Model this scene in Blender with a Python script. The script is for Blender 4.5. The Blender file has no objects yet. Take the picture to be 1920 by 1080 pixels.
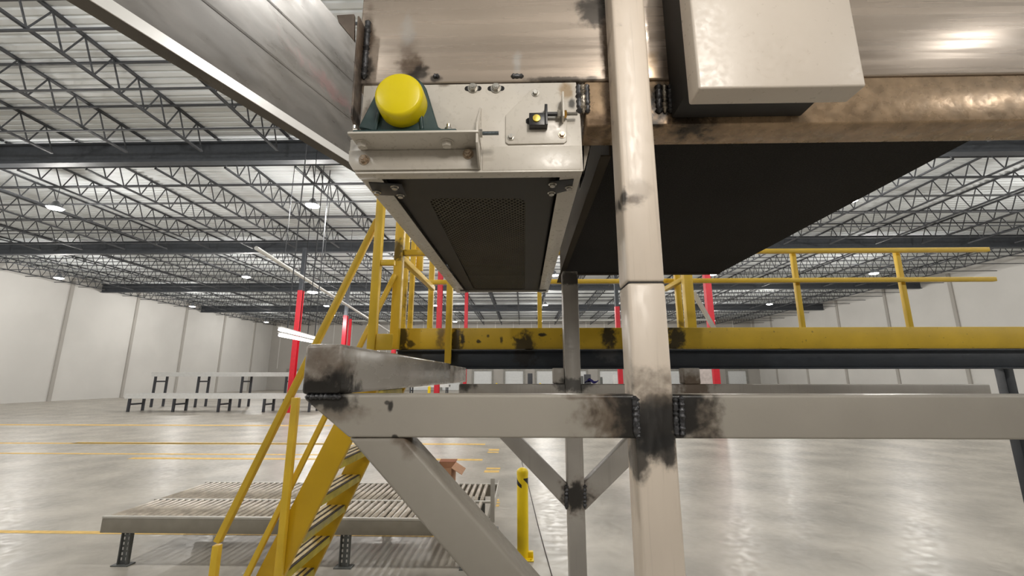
import bpy, bmesh, math, random
from mathutils import Vector, Matrix
random.seed(7)
SC = bpy.context.scene
COL = SC.collection
# ------------------------------------------------------------------ camera
F = 804.0
CX, CY = 960.0, 540.0
H = 2.15
PITCH = math.atan((706 - 540) / F)
YAW = math.radians(1.4)
cd = bpy.data.cameras.new('camera'); cam = bpy.data.objects.new('camera', cd); COL.objects.link(cam)
cd.sensor_width = 36; cd.lens = F / 1920 * 36; cd.clip_start = 0.05; cd.clip_end = 300
cam.location = (0, 0, H); cam.rotation_euler = (math.pi / 2 + PITCH, 0, YAW)
SC.camera = cam
R = cam.rotation_euler.to_matrix()
# ------------------------------------------------------------------ exposure, world
SC.view_settings.view_transform = 'Standard'; SC.view_settings.look = 'None'
SC.view_settings.gamma = 1; SC.view_settings.use_curve_mapping = False
SC.view_settings.exposure = 0.0
w = bpy.data.worlds.new('world'); SC.world = w; w.use_nodes = True
w.node_tree.nodes['Background'].inputs[0].default_value = (1.0, 0.97, 0.93, 1)
w.node_tree.nodes['Background'].inputs[1].default_value = 0.13
# hall
XL, XR, YN, YF = -42.0, 38.0, -14.0, 71.0
ZC = H + 9.3            # roof deck
LAMP_Z = ZC - 2.2
LAMP_POWER = 690
jx = [XL + .9 + k*2.9 for k in range(27)]
lamp_spots = []
for j, yy in enumerate((-8, 4.5, 17.5, 31, 44.5, 58)):
    for i, xx in enumerate((-34, -22.0, -10.5, 1.5, 13.0, 25.0)):
        lamp_spots.append((min(jx, key=lambda q: abs(q-xx)), yy))
def ptlight(name, loc, power, rad, col=(1, .97, .92)):
    l = bpy.data.lights.new(name, 'POINT'); l.energy = power; l.shadow_soft_size = rad; l.color = col
    o = bpy.data.objects.new(name, l); o.location = loc; COL.objects.link(o); return o
for (xx, yy) in lamp_spots:
    ptlight('high_bay_light', (xx, yy, LAMP_Z - .05), LAMP_POWER, .28)
# added warm fill light, unseen behind the camera, brightens the upper steel
l = bpy.data.lights.new('upper_fill_light', 'AREA'); l.energy = 5.0; l.size = .6; l.spread = math.radians(62); l.color = (1, .93, .84)
o = bpy.data.objects.new('upper_fill_light', l); o.location = (.75, -1.2, H + 1.5); COL.objects.link(o)
o.rotation_euler = (Vector((.15, 1.2, H + .75)) - o.location).to_track_quat('-Z', 'Y').to_euler()

# ------------------------------------------------------------------ projection helpers (only to read positions)
def ray(px, py):
    return R @ Vector(((px - CX) / F, -(py - CY) / F, -1))
def P(px, py, Y):
    d = ray(px, py); t = Y / d.y
    return Vector((d.x * t, Y, H + d.z * t))
def Pz(px, py, z=0.0):
    d = ray(px, py); t = (z - H) / d.z
    return Vector((d.x * t, d.y * t, z))
# ------------------------------------------------------------------ mesh helpers
def NB(): return bmesh.new()
def box(bm, x0, x1, y0, y1, z0, z1):
    if x0 > x1: x0, x1 = x1, x0
    if y0 > y1: y0, y1 = y1, y0
    if z0 > z1: z0, z1 = z1, z0
    v = [bm.verts.new(p) for p in ((x0,y0,z0),(x1,y0,z0),(x1,y1,z0),(x0,y1,z0),(x0,y0,z1),(x1,y0,z1),(x1,y1,z1),(x0,y1,z1))]
    for f in ((3,2,1,0),(4,5,6,7),(0,1,5,4),(1,2,6,5),(2,3,7,6),(3,0,4,7)): bm.faces.new([v[i] for i in f])
    return bm
def beam(bm, a, b, wd, h, up=(0,0,1)):
    a, b = Vector(a), Vector(b); d = (b - a).normalized()
    s = d.cross(Vector(up))
    if s.length < 1e-4: s = d.cross(Vector((1,0,0)))
    s.normalize(); u = s.cross(d)
    vs = []
    for p in (a, b):
        for (i, j) in ((-1,-1),(1,-1),(1,1),(-1,1)): vs.append(bm.verts.new(p + s*i*wd/2 + u*j*h/2))
    for f in ((0,1,2,3),(7,6,5,4),(0,4,5,1),(1,5,6,2),(2,6,7,3),(3,7,4,0)): bm.faces.new([vs[i] for i in f])
    bmesh.ops.recalc_face_normals(bm, faces=bm.faces); return bm
def prism(bm, pts, off):
    off = Vector(off); pts = [Vector(p) for p in pts]
    a = [bm.verts.new(p) for p in pts]; b = [bm.verts.new(p + off) for p in pts]
    bm.faces.new(a); bm.faces.new(b[::-1]); n = len(pts)
    for i in range(n): bm.faces.new((a[i], b[i], b[(i+1)%n], a[(i+1)%n]))
    bmesh.ops.recalc_face_normals(bm, faces=bm.faces); return bm
def lathe(bm, a, axis, prof, n=20, cap=True):
    """prof: list of (distance along axis, radius)"""
    a = Vector(a); ax = Vector(axis).normalized()
    s = ax.cross(Vector((0,0,1)))
    if s.length < 1e-3: s = ax.cross(Vector((1,0,0)))
    s.normalize(); u = ax.cross(s); rings = []
    for (d, r) in prof:
        rings.append([bm.verts.new(a + ax*d + (s*math.cos(2*math.pi*k/n) + u*math.sin(2*math.pi*k/n))*r) for k in range(n)])
    for q in range(len(rings)-1):
        for k in range(n): bm.faces.new((rings[q][k], rings[q][(k+1)%n], rings[q+1][(k+1)%n], rings[q+1][k]))
    if cap: bm.faces.new(rings[0][::-1]); bm.faces.new(rings[-1])
    bmesh.ops.recalc_face_normals(bm, faces=bm.faces); return bm
def cyl(bm, a, b, r, n=16):
    a, b = Vector(a), Vector(b); return lathe(bm, a, b-a, [(0,r),((b-a).length,r)], n)
def tube(bm, pts, r, n=8):
    pts = [Vector(p) for p in pts]
    for i in range(len(pts)-1): cyl(bm, pts[i], pts[i+1], r, n)
    return bm
def bolt_bm(c, axis=(0,-1,0), r=.009, h=.008, washer=True, stud=0):
    bm = NB(); c = Vector(c); ax = Vector(axis).normalized()
    if washer: lathe(bm, c, ax, [(0, r*1.35), (.0022, r*1.35)], 18)
    lathe(bm, c + ax*.002, ax, [(0, r), (h*.8, r), (h, r*.86)], 6)
    if stud: cyl(bm, c, c + ax*(h+stud), r*.55, 10)
    return bm
def bead_bm(a, b, r=.006, seed=0):
    """a weld bead: row of overlapping flattened ripples"""
    a, b = Vector(a), Vector(b); L = (b-a).length; d = (b-a).normalized(); rnd = random.Random(seed)
    n = max(4, int(L/(r*.8))); prof = []
    bm = NB()
    for i in range(n+1):
        rr = r*(.75 + .35*(i % 2) + rnd.uniform(-.12,.12))
        prof.append((L*i/n, rr))
    prof[0] = (0, r*.3); prof[-1] = (L, r*.3)
    return lathe(bm, a, d, prof, 10)
# ------------------------------------------------------------------ object helpers
def wloc(o):
    v = Vector((0,0,0))
    while o: v += o.location; o = o.parent
    return v
def mk(name, bm, mat, parent=None, bevel=0, smooth=False, seg=2, **props):
    """mesh given in world coordinates"""
    me = bpy.data.meshes.new(name)
    if parent is None:
        xs = [v.co.x for v in bm.verts]; ys = [v.co.y for v in bm.verts]; zs = [v.co.z for v in bm.verts]
        org = Vector(((min(xs)+max(xs))/2, (min(ys)+max(ys))/2, min(zs)))
    else: org = wloc(parent)
    for v in bm.verts: v.co -= org
    bm.to_mesh(me); bm.free()
    if smooth:
        for p in me.polygons: p.use_smooth = True
        me.set_sharp_from_angle(angle=math.radians(40))
    me.materials.append(mat)
    o = bpy.data.objects.new(name, me); COL.objects.link(o)
    if parent is None: o.location = org
    else: o.parent = parent
    if bevel:
        m = o.modifiers.new('bevel', 'BEVEL'); m.width = bevel; m.segments = seg; m.limit_method = 'ANGLE'; m.angle_limit = math.radians(35)
        m.harden_normals = False
        for p in me.polygons: p.use_smooth = True
        me.set_sharp_from_angle(angle=math.radians(100)) if seg > 1 else None
    for k, v in props.items(): o[k] = v
    return o
def thing(name, loc, label, cat, group=None):
    o = bpy.data.objects.new(name, None); COL.objects.link(o); o.location = loc; o.empty_display_size = .05
    o['label'] = label; o['category'] = cat
    if group: o['group'] = group
    return o
def copy_tree(o, parent=None):
    c = o.copy(); COL.objects.link(c); c.parent = parent
    for ch in [q for q in o.children]: copy_tree(ch, c)
    return c
# ------------------------------------------------------------------ materials
def s2l(c):
    return tuple((x/255/12.92 if x/255 <= .04045 else ((x/255+.055)/1.055)**2.4) for x in c)
def mat(name, rgb, rough=.5, metal=0.0, var=.12, scale=6, stretch=(1,1,1), burns_glints=(), bump=.0, bscale=60, specks=0, spec=.5, streak=0):
    m = bpy.data.materials.new(name); m.use_nodes = True; nt = m.node_tree; N = nt.nodes; Lk = nt.links
    b = N['Principled BSDF']; b.inputs['Roughness'].default_value = rough; b.inputs['Metallic'].default_value = metal
    b.inputs['Specular IOR Level'].default_value = spec
    base = s2l(rgb)
    geo = N.new('ShaderNodeNewGeometry')
    mp = N.new('ShaderNodeMapping'); mp.inputs['Scale'].default_value = stretch; Lk.new(geo.outputs['Position'], mp.inputs[0])
    def noise(sc, det=4, vec=None, dist=0):
        n = N.new('ShaderNodeTexNoise'); n.inputs['Scale'].default_value = sc; n.inputs['Detail'].default_value = det
        n.inputs['Distortion'].default_value = dist
        Lk.new(vec or mp.outputs[0], n.inputs['Vector']); return n
    def mixc(fac, a, bb):
        x = N.new('ShaderNodeMix'); x.data_type = 'RGBA'
        if hasattr(fac, 'links'): Lk.new(fac, x.inputs[0])
        else: x.inputs[0].default_value = fac
        for s, v in ((x.inputs[6], a), (x.inputs[7], bb)):
            if isinstance(v, tuple): s.default_value = (*v, 1)
            else: Lk.new(v, s)
        return x.outputs[2]
    def mrange(v, a, bb, c=0, d=1):
        r = N.new('ShaderNodeMapRange'); r.interpolation_type = 'SMOOTHSTEP'; Lk.new(v, r.inputs[0])
        for i, q in enumerate((a, bb, c, d)): r.inputs[i+1].default_value = q
        return r.outputs[0]
    def math_(op, a, bb):
        x = N.new('ShaderNodeMath'); x.operation = op
        for i, v in enumerate((a, bb)):
            if hasattr(v, 'links'): Lk.new(v, x.inputs[i])
            else: x.inputs[i].default_value = v
        return x.outputs[0]
    n1 = noise(scale, 5)
    lo = tuple(c*(1-var) for c in base); hi = tuple(min(1, c*(1+var)) for c in base)
    col = mixc(mrange(n1.outputs[0], .3, .7), lo, hi)
    if streak:
        mp2 = N.new('ShaderNodeMapping'); mp2.inputs['Scale'].default_value = (90, 90, 2.2); Lk.new(geo.outputs['Position'], mp2.inputs[0])
        n3 = noise(1, 3, mp2.outputs[0])
        col = mixc(mrange(n3.outputs[0], .56, .72, 0, streak), col, tuple(c*.55 for c in base))
    if specks:
        n2 = noise(38, 3)
        col = mixc(mrange(n2.outputs[0], .68, .72, 0, specks), col, (.025, .025, .02))
    if burns_glints:
        nb = noise(14, 6, geo.outputs['Position'], .6); nb2 = noise(3.5*14, 3, geo.outputs['Position'])
        jit = math_('ADD', math_('MULTIPLY', math_('SUBTRACT', nb.outputs[0], .5), 2.1), math_('MULTIPLY', math_('SUBTRACT', nb2.outputs[0], .5), .9))
        tot = None
        for br in sorted(burns_glints, key=lambda q: 0 if (len(q) > 3 and q[3] == BR) else 1):
            c, r, s = br[0], br[1], br[2]; bc = br[3] if len(br) > 3 else (.012, .011, .010)
            sub = N.new('ShaderNodeVectorMath'); sub.operation = 'SUBTRACT'; Lk.new(geo.outputs['Position'], sub.inputs[0]); sub.inputs[1].default_value = c
            dv = N.new('ShaderNodeVectorMath'); dv.operation = 'DIVIDE'; Lk.new(sub.outputs[0], dv.inputs[0])
            dv.inputs[1].default_value = r if isinstance(r, tuple) else (r, r, r)
            ln = N.new('ShaderNodeVectorMath'); ln.operation = 'LENGTH'; Lk.new(dv.outputs[0], ln.inputs[0])
            f = mrange(math_('ADD', ln.outputs['Value'], jit), 1.3, (.55 if len(br) < 4 else .35), 0, s)
            col = mixc(f, col, bc)
    Lk.new(col, b.inputs['Base Color'])
    if bump:
        nn = noise(bscale, 4); bp = N.new('ShaderNodeBump'); bp.inputs['Strength'].default_value = bump; bp.inputs['Distance'].default_value = .01
        Lk.new(nn.outputs[0], bp.inputs['Height']); Lk.new(bp.outputs[0], b.inputs['Normal'])
        rr = mrange(nn.outputs[0], .3, .7, max(.05, rough-.08), min(1, rough+.08)); Lk.new(rr, b.inputs['Roughness'])
    return m
def emit(name, rgb, st):
    m = bpy.data.materials.new(name); m.use_nodes = True; b = m.node_tree.nodes['Principled BSDF']
    b.inputs['Base Color'].default_value = (*rgb, 1); b.inputs['Emission Color'].default_value = (*rgb, 1); b.inputs['Emission Strength'].default_value = st
    return m
BR = (.09, .055, .03); SOOT = (.012, .012, .012); TAN = (.30, .20, .10); SILV = (.55, .53, .5)

# ================================================================== THE SETTING
M_floor = mat('concrete_floor', (170, 164, 154), .36, var=.22, scale=.9, bump=.04, bscale=9, spec=.4)
bm = NB(); box(bm, XL, XR, YN, YF, -.2, 0)
floor = mk('floor', bm, M_floor, kind='structure')
M_wall = mat('wall_panel', (176, 172, 166), .8, var=.05, scale=.3)
M_wall_white = mat('white_wall', (214, 212, 208), .8, var=.04, scale=.3)
# back wall with door openings filled by dock doors
dock_w, dock_h = 2.9, 3.05
dock_x = [P(964, 710, YF).x + (k-5)*5.1 for k in range(-2, 13)]
dock_x = [x for x in dock_x if XL+3 < x < XR-3]
bm = NB(); xs = [XL] ; prev = XL
for x in dock_x:
    box(bm, prev, x-dock_w/2, YF, YF+.3, 0, dock_h); prev = x+dock_w/2
box(bm, prev, XR, YF, YF+.3, 0, dock_h)
box(bm, XL, XR, YF, YF+.3, dock_h, ZC)
wall_back = mk('wall_back', bm, M_wall, kind='structure')
bm = NB()
for k in range(27):
    x = XL + 1.5 + k*3.0
    box(bm, x-.05, x+.05, YF-.06, YF, dock_h+.4, ZC-.4)
mk('pilaster', bm, M_wall_white, wall_back, kind='stuff')
M_dock = mat('dock_door_white', (226, 228, 228), .5, var=.03)
M_seal = mat('dock_seal_grey', (150, 148, 142), .8)
for k, x in enumerate(dock_x):
    bm = NB()
    for q in range(6): box(bm, x-dock_w/2, x+dock_w/2, YF+.06, YF+.12, q*dock_h/6+.015, (q+1)*dock_h/6-.015)
    box(bm, x-dock_w/2, x+dock_w/2, YF+.1, YF+.16, 0, dock_h)
    d = mk('door_%d' % (k+1), bm, M_dock, kind='structure')
    bm = NB(); box(bm, x-dock_w/2-.3, x-dock_w/2, YF-.12, YF, 0, dock_h); box(bm, x+dock_w/2, x+dock_w/2+.3, YF-.12, YF, 0, dock_h); box(bm, x-dock_w/2-.3, x+dock_w/2+.3, YF-.12, YF, dock_h, dock_h+.35)
    mk('door_frame', bm, M_seal, d)
for nm, x0, x1 in (('wall_left', XL-.3, XL), ('wall_right', XR, XR+.3)):
    bm = NB(); box(bm, x0, x1, YN, YF+.3, 0, ZC); wl = mk(nm, bm, M_wall_white, kind='structure')
    bm = NB()
    for k in range(12):
        y = YN+3+k*7; box(bm, x0-.0 if nm=='wall_right' else x1, (x0-.12) if nm=='wall_right' else x1+.12, y, y+.3, 0, ZC-.3)
    mk('pilaster', bm, M_wall, wl, kind='stuff')
# roof deck: trapezoid ribs running across, one mesh
M_deck = mat('white_roof_deck', (226, 230, 232), .6, var=.04, scale=.4)
bm = NB(); pitch = .30; prof = []
y = YN
while y < YF:
    for (dy, dz) in ((0,0),(.17,0),(.20,.05),(.27,.05)): prof.append((y+dy, ZC+dz))
    y += pitch
va = [bm.verts.new((XL, p[0], p[1])) for p in prof]; vb = [bm.verts.new((XR, p[0], p[1])) for p in prof]
for i in range(len(prof)-1): bm.faces.new((va[i], vb[i], vb[i+1], va[i+1]))
box(bm, XL, XR, YN, YF, ZC+.1, ZC+.25)
ceiling = mk('ceiling', bm, M_deck, kind='structure')
M_iron = mat('dark_roof_steel', (70, 74, 80), .6, var=.1)
M_joist = mat('dark_joist_steel', (66, 68, 72), .6, var=.1)
gy = [2.2, 15.2, 27.6, 41.0, 54.5]
gz0 = ZC - 1.1
for y in gy:
    bm = NB(); box(bm, XL, XR, y-.17, y+.17, gz0, gz0+.06); box(bm, XL, XR, y-.17, y+.17, ZC-.30, ZC-.24); box(bm, XL, XR, y-.02, y+.02, gz0+.05, ZC-.25)
    mk('girder', bm, M_iron, ceiling)
# joists between girders; one mesh per part, shared between copies
def joist_parts(L):
    t = NB(); box(t, -.055, -.01, 0, L, ZC-.07, ZC-.01); box(t, .01, .055, 0, L, ZC-.07, ZC-.01)
    b = NB(); box(b, -.045, -.01, .6, L-.6, ZC-.98, ZC-.92); box(b, .01, .045, .6, L-.6, ZC-.98, ZC-.92)
    wv = NB(); n = int((L-1.2)/.8); st = (L-1.2)/n
    for i in range(n):
        y0 = .6+i*st
        beam(wv, (0, y0, ZC-.95), (0, y0+st/2, ZC-.05), .034, .034); beam(wv, (0, y0+st/2, ZC-.05), (0, y0+st, ZC-.95), .034, .034)
    return t, b, wv
bays = [(YN, gy[0])] + [(gy[i], gy[i+1]) for i in range(4)] + [(gy[4], YF)]

for bi, (y0, y1) in enumerate(bays):
    t, b, wv = joist_parts(y1-y0-.1)
    dat = []
    for nm, bmm in (('top_chord', t), ('bottom_chord', b), ('web', wv)):
        me = bpy.data.meshes.new(nm); bmm.to_mesh(me); bmm.free(); me.materials.append(M_joist); dat.append(me)
    oy = ceiling.location
    for x in jx:
        if bi == 0 and abs(x) > 20: continue
        j = bpy.data.objects.new('joist', dat[0]); COL.objects.link(j); j.parent = ceiling; j.location = Vector((x, y0+.05, 0)) - oy
        for nm, me in (('bottom_chord', dat[1]), ('web', dat[2])):
            c = bpy.data.objects.new(nm, me); COL.objects.link(c); c.parent = j
# bridging rows and one smooth grid of pipes
for (y0, y1) in bays[1:]:
    for f in (.17, .33, .5, .67, .83):
        y = y0 + (y1-y0)*f
        bm = NB(); box(bm, XL, XR, y-.03, y+.03, ZC-1.03, ZC-.985); box(bm, XL, XR, y-.03, y+.03, ZC-.13, ZC-.07)
        mk('bridging', bm, M_joist, ceiling)
M_pipe = mat('white_pipe', (205, 205, 200), .45, var=.04)
def pipe(name, a, b, r, label):
    t = thing(name, (a+b)/2, label, 'pipe')
    bm = NB(); cyl(bm, a, b, r, 10); mk('pipe_run', bm, M_pipe, t, smooth=True)
    n = 6
    for i in range(n):
        p = a.lerp(b, (i+.5)/n); bm = NB(); box(bm, p.x-.01, p.x+.01, p.y-.01, p.y+.01, p.z+r, ZC)
        mk('hanger', bm, M_joist, t)
a = P(536, 500, 17); b = P(700, 603, 34); d = b-a
pipe('sprinkler_pipe', a - d*.15, b + d*.5, .075, 'thin white pipe running away under the roof trusses, seen left of the yellow stair rail')
a = P(860, 601, 66); b = P(1120, 601, 66); b.z = a.z
pipe('sprinkler_pipe', a - (b-a)*.8, b + (b-a)*.8, .16, 'white pipe running level across the far wall above the yellow platform')
# high-bay lamps
M_lampcap = mat('lamp_housing', (120, 122, 125), .4, metal=.5)
M_lens = emit('lamp_lens', (1, .97, .9), 22)
first = None
for (xx, yy) in lamp_spots:
    if first is None:
        t = thing('high_bay_lamp', (xx, yy, LAMP_Z+.25), 'round high-bay lamp hanging below the roof trusses', 'lamp', 'high-bay lamps under the roof')
        bm = NB(); lathe(bm, (xx, yy, LAMP_Z+.25), (0,0,1), [(0,.30),(.02,.32),(.12,.20),(.3,.10),(.36,.03)], 20)
        mk('lamp_housing', bm, M_lampcap, t, smooth=True)
        bm = NB(); lathe(bm, (xx, yy, LAMP_Z+.245), (0,0,-1), [(0,.28),(.03,.26),(.06,.15),(.07,.02)], 20)
        mk('lens', bm, M_lens, t, smooth=True)
        bm = NB(); cyl(bm, (xx, yy, LAMP_Z+.58), (xx, yy, ZC-.975), .012, 6); mk('cord', bm, M_joist, t)
        first = t
    else:
        c = copy_tree(first); c.location = (xx, yy, LAMP_Z+.25)
# the two lamps the photograph shows, low over the left aisle
for px, py, Y, lab in ((543, 548, 24, 'glowing round lamp at the far left beside a red column'), (636, 591, 33, 'glowing round lamp low under the roof behind the stair handrail')):
    c = copy_tree(first); q = P(px, py, Y); q.x = min(jx, key=lambda u: abs(u-q.x)); c.location = q; c['label'] = lab; del c['group']
    for ch in c.children:
        if ch.name.startswith('cord'):
            bm = NB(); cyl(bm, q + Vector((0,0,.33)), (q.x, q.y, ZC-.975), .012, 6)
            me = bpy.data.meshes.new('cord')
            for v in bm.verts: v.co -= q
            bm.to_mesh(me); bm.free(); me.materials.append(M_joist); ch.data = me
    ptlight('aisle_light', q - Vector((0,0,.35)), 300, .2)
# red columns
M_red = mat('red_paint', (205, 30, 48), .45, var=.06)
for k, (px, wpx, ytop, lab) in enumerate((
    (555, 9, 545, 'red column at the far left under the glowing lamp'),
    (645, 7, 592, 'red column behind the stair handrail, wider of two'),
    (654, 4, 598, 'thin far red column just right of a wider one behind the handrail'),
    (739, 7, 0, 'tall red column seen beside the nearest yellow platform post'),
    (822, 9, 0, 'red column seen through the platform rails left of the hanging conveyor end'),
    (873, 6, 0, 'red column seen just under the rear left corner of the conveyor'),
    (1160, 8, 575, 'red column just left of the large beige post'),
    (1101, 3, 600, 'small far red column between the rear grey column and the beige post'),
    (1336, 11, 0, 'red column at the right beyond the yellow guardrail post'),)):
    Y = .3*F/wpx; x = P(px, 640, Y).x; zt = ZC-1.0 if ytop == 0 else P(px, ytop, Y).z
    t = thing('red_column', (x, Y, 0), lab, 'column')
    s = .15
    bm = NB(); box(bm, x-s, x+s, Y-s, Y-s+.03, .02, zt); box(bm, x-s, x+s, Y+s-.03, Y+s, .02, zt); box(bm, x-.02, x+.02, Y-s+.03, Y+s-.03, .02, zt)
    box(bm, x-s, x-s+.015, Y-s+.03, Y+s-.03, .02, zt); mk('shaft', bm, M_red, t)
    bm = NB(); box(bm, x-.25, x+.25, Y-.25, Y+.25, 0, .03); mk('base_plate', bm, M_red, t)
    if zt < ZC-1.01:
        bm = NB(); box(bm, x-s*.8, x+s*.8, Y-s*.8, Y+s*.8, zt, ZC-1.0); mk('upper_shaft', bm, M_iron, t)
# painted floor lines: real thin paint films on the floor
M_line = mat('yellow_floor_paint', (226, 186, 96), .6, var=.15, scale=8)
def fline(px0, px1, y0, y1, ex0=0, ex1=0):
    a = Pz(px0, (y0+y1)/2); ya = Pz((px0+px1)/2, y1).y; yb = Pz((px0+px1)/2, y0).y; b = Pz(px1, (y0+y1)/2)
    bm = NB(); box(bm, a.x-ex0, b.x+ex1, ya, yb, .0005, .003); return mk('floor_line', bm, M_line, floor)
fline(536, 905, 1001, 1006, 6)
fline(800, 905, 860.5, 863.5, 8)
fline(700, 910, 831.5, 834, 10)
fline(537, 600, 851.5, 853.5, 9); fline(537, 620, 832, 834, 12); fline(540, 620, 797, 799, 14)
for (u, v, p, q) in ((912, 938, 877, 880), (908, 936, 882, 886), (916, 936, 842, 845), (914, 935, 847, 849), (926, 936, 936, 939), (928, 937, 941, 944), (926, 936, 946, 950)): fline(u, v, p, q)

# ================================================================== SUPPORT FRAME (near)
D0 = 1.10; T = .10; YC = D0 + T
M = {}
pL = P(1197, 900, D0).x; pR = pL + .098
zt_b = P(960, 740, D0).z; zb_b = P(960, 822, D0).z
node = (pL+.049, D0, (zt_b+zb_b)/2)
frame = thing('support_frame', (node[0], D0+.05, 0), 'welded grey square-tube support frame with large beige post and scorched joints', 'frame')
zseam = P(1200, 529, D0).z
def pw(px, py, Y=D0): return tuple(P(px, py, Y))
M_post = mat('post_paint', (214, 201, 186), .36, var=.07, scale=5, streak=.25, stretch=(1,1,.3), burns_glints=[
    (pw(1185, 375), (.03,.12,.018), .85, BR), (pw(1200, 355), (.03,.1,.03), .25, BR), (pw(1170, 372), (.012,.12,.03), .9),
    (pw(1232, 790), (.075,.1,.072), .97), (pw(1232, 775), (.075,.1,.10), .7, BR),
    (pw(1250, 850), (.04,.1,.035), .92), (pw(1196, 860), (.03,.1,.055), .9),
    (pw(1222, 720), (.08,.1,.05), .45, (.16,.13,.10)), (pw(1150, 100, D0+.08), (.018,.06,.16), .8, BR),
    (pw(1160, 220, D0+.08), (.018,.05,.1), .8)], bump=.03)
bm = NB(); box(bm, pL, pR, D0, D0+T, 0, zseam-.0008); mk('post', bm, M_post, frame, bevel=.009, seg=3)
bm = NB(); box(bm, pL, pR, D0, D0+T, zseam+.0008, H+2.0); mk('post', bm, M_post, frame, bevel=.009, seg=3)
M_near_black = mat('near_black', (40, 38, 36), .6)  # plain near-black for the seam line and the cabinet's mounting frame
bm = NB(); box(bm, pL+.002, pR-.002, D0+.002, D0+T-.002, zseam-.001, zseam+.001); mk('seam', bm, M_near_black, frame)
# near cross beam, mitred left end
M_beam = mat('beam_paint', (166, 160, 150), .42, var=.06, scale=3, burns_glints=[
    (pw(1232, 780), (.12,.12,.14), .97), (pw(1150, 790), (.07,.1,.12), .8, BR), (pw(1312, 790), (.05,.1,.08), .65, BR),
    (pw(600, 752), (.10,.1,.026), .95), (pw(620, 770), (.09,.1,.03), .5, BR),
    (pw(732, 762), (.007,.1,.016), .9), (pw(725, 755), (.008,.1,.006), .8), (pw(739, 821), (.008,.1,.007), .9),
    (pw(1120, 745), (.1,.1,.006), .5, BR)], bump=.02)
xa = P(569, 742, D0).x; xm = P(652, 822, D0).x
bx1 = 2.9
fy = D0 + .004
bm = NB(); prism(bm, [(xa, fy, zt_b), (bx1, fy, zt_b), (bx1, fy, zb_b), (xm, fy, zb_b), (xa, fy, zt_b-.012)], (0, T, 0))
mk('cross_beam', bm, M_beam, frame, bevel=.006, seg=3)
# side beam running back, lying on the cross beam
sx1 = P(640, 700, D0).x; sx0 = P(569, 700, D0).x; sz1 = P(600, 645, D0).z
YR = 2.8
M_side = mat('side_beam_paint', (164, 159, 152), .25, var=.08, scale=4, stretch=(1,.3,1), burns_glints=[
    (pw(600, 738), (.11,.16,.055), .97), (pw(610, 700), (.07,.14,.075), .6, BR), (pw(585, 690), (.04,.1,.09), .4, BR),
    (tuple(P(868, 705, YR)), (.2,.10,.12), .85, BR), (pw(650,700), (.03,.02,.08), .5, BR)], bump=.03, bscale=20, specks=.0)
bm = NB(); box(bm, sx0, sx1, D0-.004, YR-.02, zt_b, sz1); mk('side_beam', bm, M_side, frame, bevel=.010, seg=3)
bm = NB(); box(bm, sx0, sx1, YR+.12, YR+.76, zt_b, sz1-.01); mk('side_beam', bm, M_side, frame, bevel=.010, seg=3)
# near diagonal brace
A = P(650, 822, D0); B = P(841, 1045, D0); dr = (B-A).normalized(); nrm = Vector((-dr.z, 0, dr.x))
if nrm.z < 0: nrm = -nrm
tt = (pL - A.x)/dr.x
A0 = A - dr*.0
up = A + nrm*.1
# start flush with beam underside
A2 = up + dr*((zb_b - up.z)/dr.z)
E1 = A + dr*tt; E2 = up + dr*((pL-up.x)/dr.x)
M_brace = mat('brace_paint', (150, 144, 134), .5, var=.05, scale=3, burns_glints=[(pw(765, 840), (.02,.1,.03), .6, BR), (tuple(A2 + Vector((0,.05,0))), (.03,.1,.02), .7, BR)], bump=.02)
bm = NB(); prism(bm, [A, A2, E2, E1], (0, T, 0)); 
for v in bm.verts: v.co.y += .006
mk('diagonal_brace', bm, M_brace, frame, bevel=.009, seg=3)
# rear beam, rear column, knee braces
M_rear = mat('rear_frame_paint', (160, 155, 148), .4, var=.07, scale=4, streak=.2, burns_glints=[
    (tuple(P(1080, 932, YR)), (.085,.15,.075), .93), (tuple(P(1085, 935, YR)), (.13,.2,.11), .5, BR),
    (tuple(P(1075, 722, YR)), (.12,.2,.05), .85), (tuple(P(1070, 522, YR)), (.08,.2,.05), .8),
    (tuple(P(1300, 722, YR)), (.12,.2,.08), .85, BR), (tuple(P(872, 722, YR)), (.06,.2,.05), .85)], bump=.02)
cxL = P(1064, 900, YR).x; cxR = cxL+.102
zr0 = zb_b - .01; zr1 = zt_b - .003
bm = NB(); box(bm, P(860, 730, YR).x, cxL, YR, YR+T, zr0, zr1); mk('rear_beam', bm, M_rear, frame, bevel=.006, seg=2)
bm = NB(); box(bm, cxR, 2.9, YR, YR+T, zr0, zr1); mk('rear_beam', bm, M_rear, frame, bevel=.006, seg=2)
zcol = P(1070, 508, YR).z
bm = NB(); box(bm, cxL, cxR, YR, YR+.105, 0, zcol); mk('rear_column', bm, M_rear, frame, bevel=.008, seg=3)
for pts in (((910,752),(1064,909),(1064,957),(873,752)), ((1241,752),(1095,906),(1095,958),(1303,752))):
    q = [P(u, v, YR+.01) for u, v in pts]
    q[0].z = q[3].z = zr0 - .0005; q[1].x = q[2].x = (cxL-.0005 if q[0].x < 0.1 else cxR+.0005)
    bm = NB(); prism(bm, q, (0, .085, 0)); mk('knee_brace', bm, M_rear, frame, bevel=.007, seg=2)
bm = NB(); box(bm, cxL-.075, cxL-.002, YR+.01, YR+.09, zr1+.001, P(1050, 690, YR).z); mk('stub_tube', bm, M_rear, frame, bevel=.006)
rx = P(1283, 700, YR).x
bm = NB(); box(bm, rx, rx+.1, YR+.0, YR+.1, zr1+.001, P(1290, 690, YR).z); mk('stub_tube', bm, M_rear, frame, bevel=.006)
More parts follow.
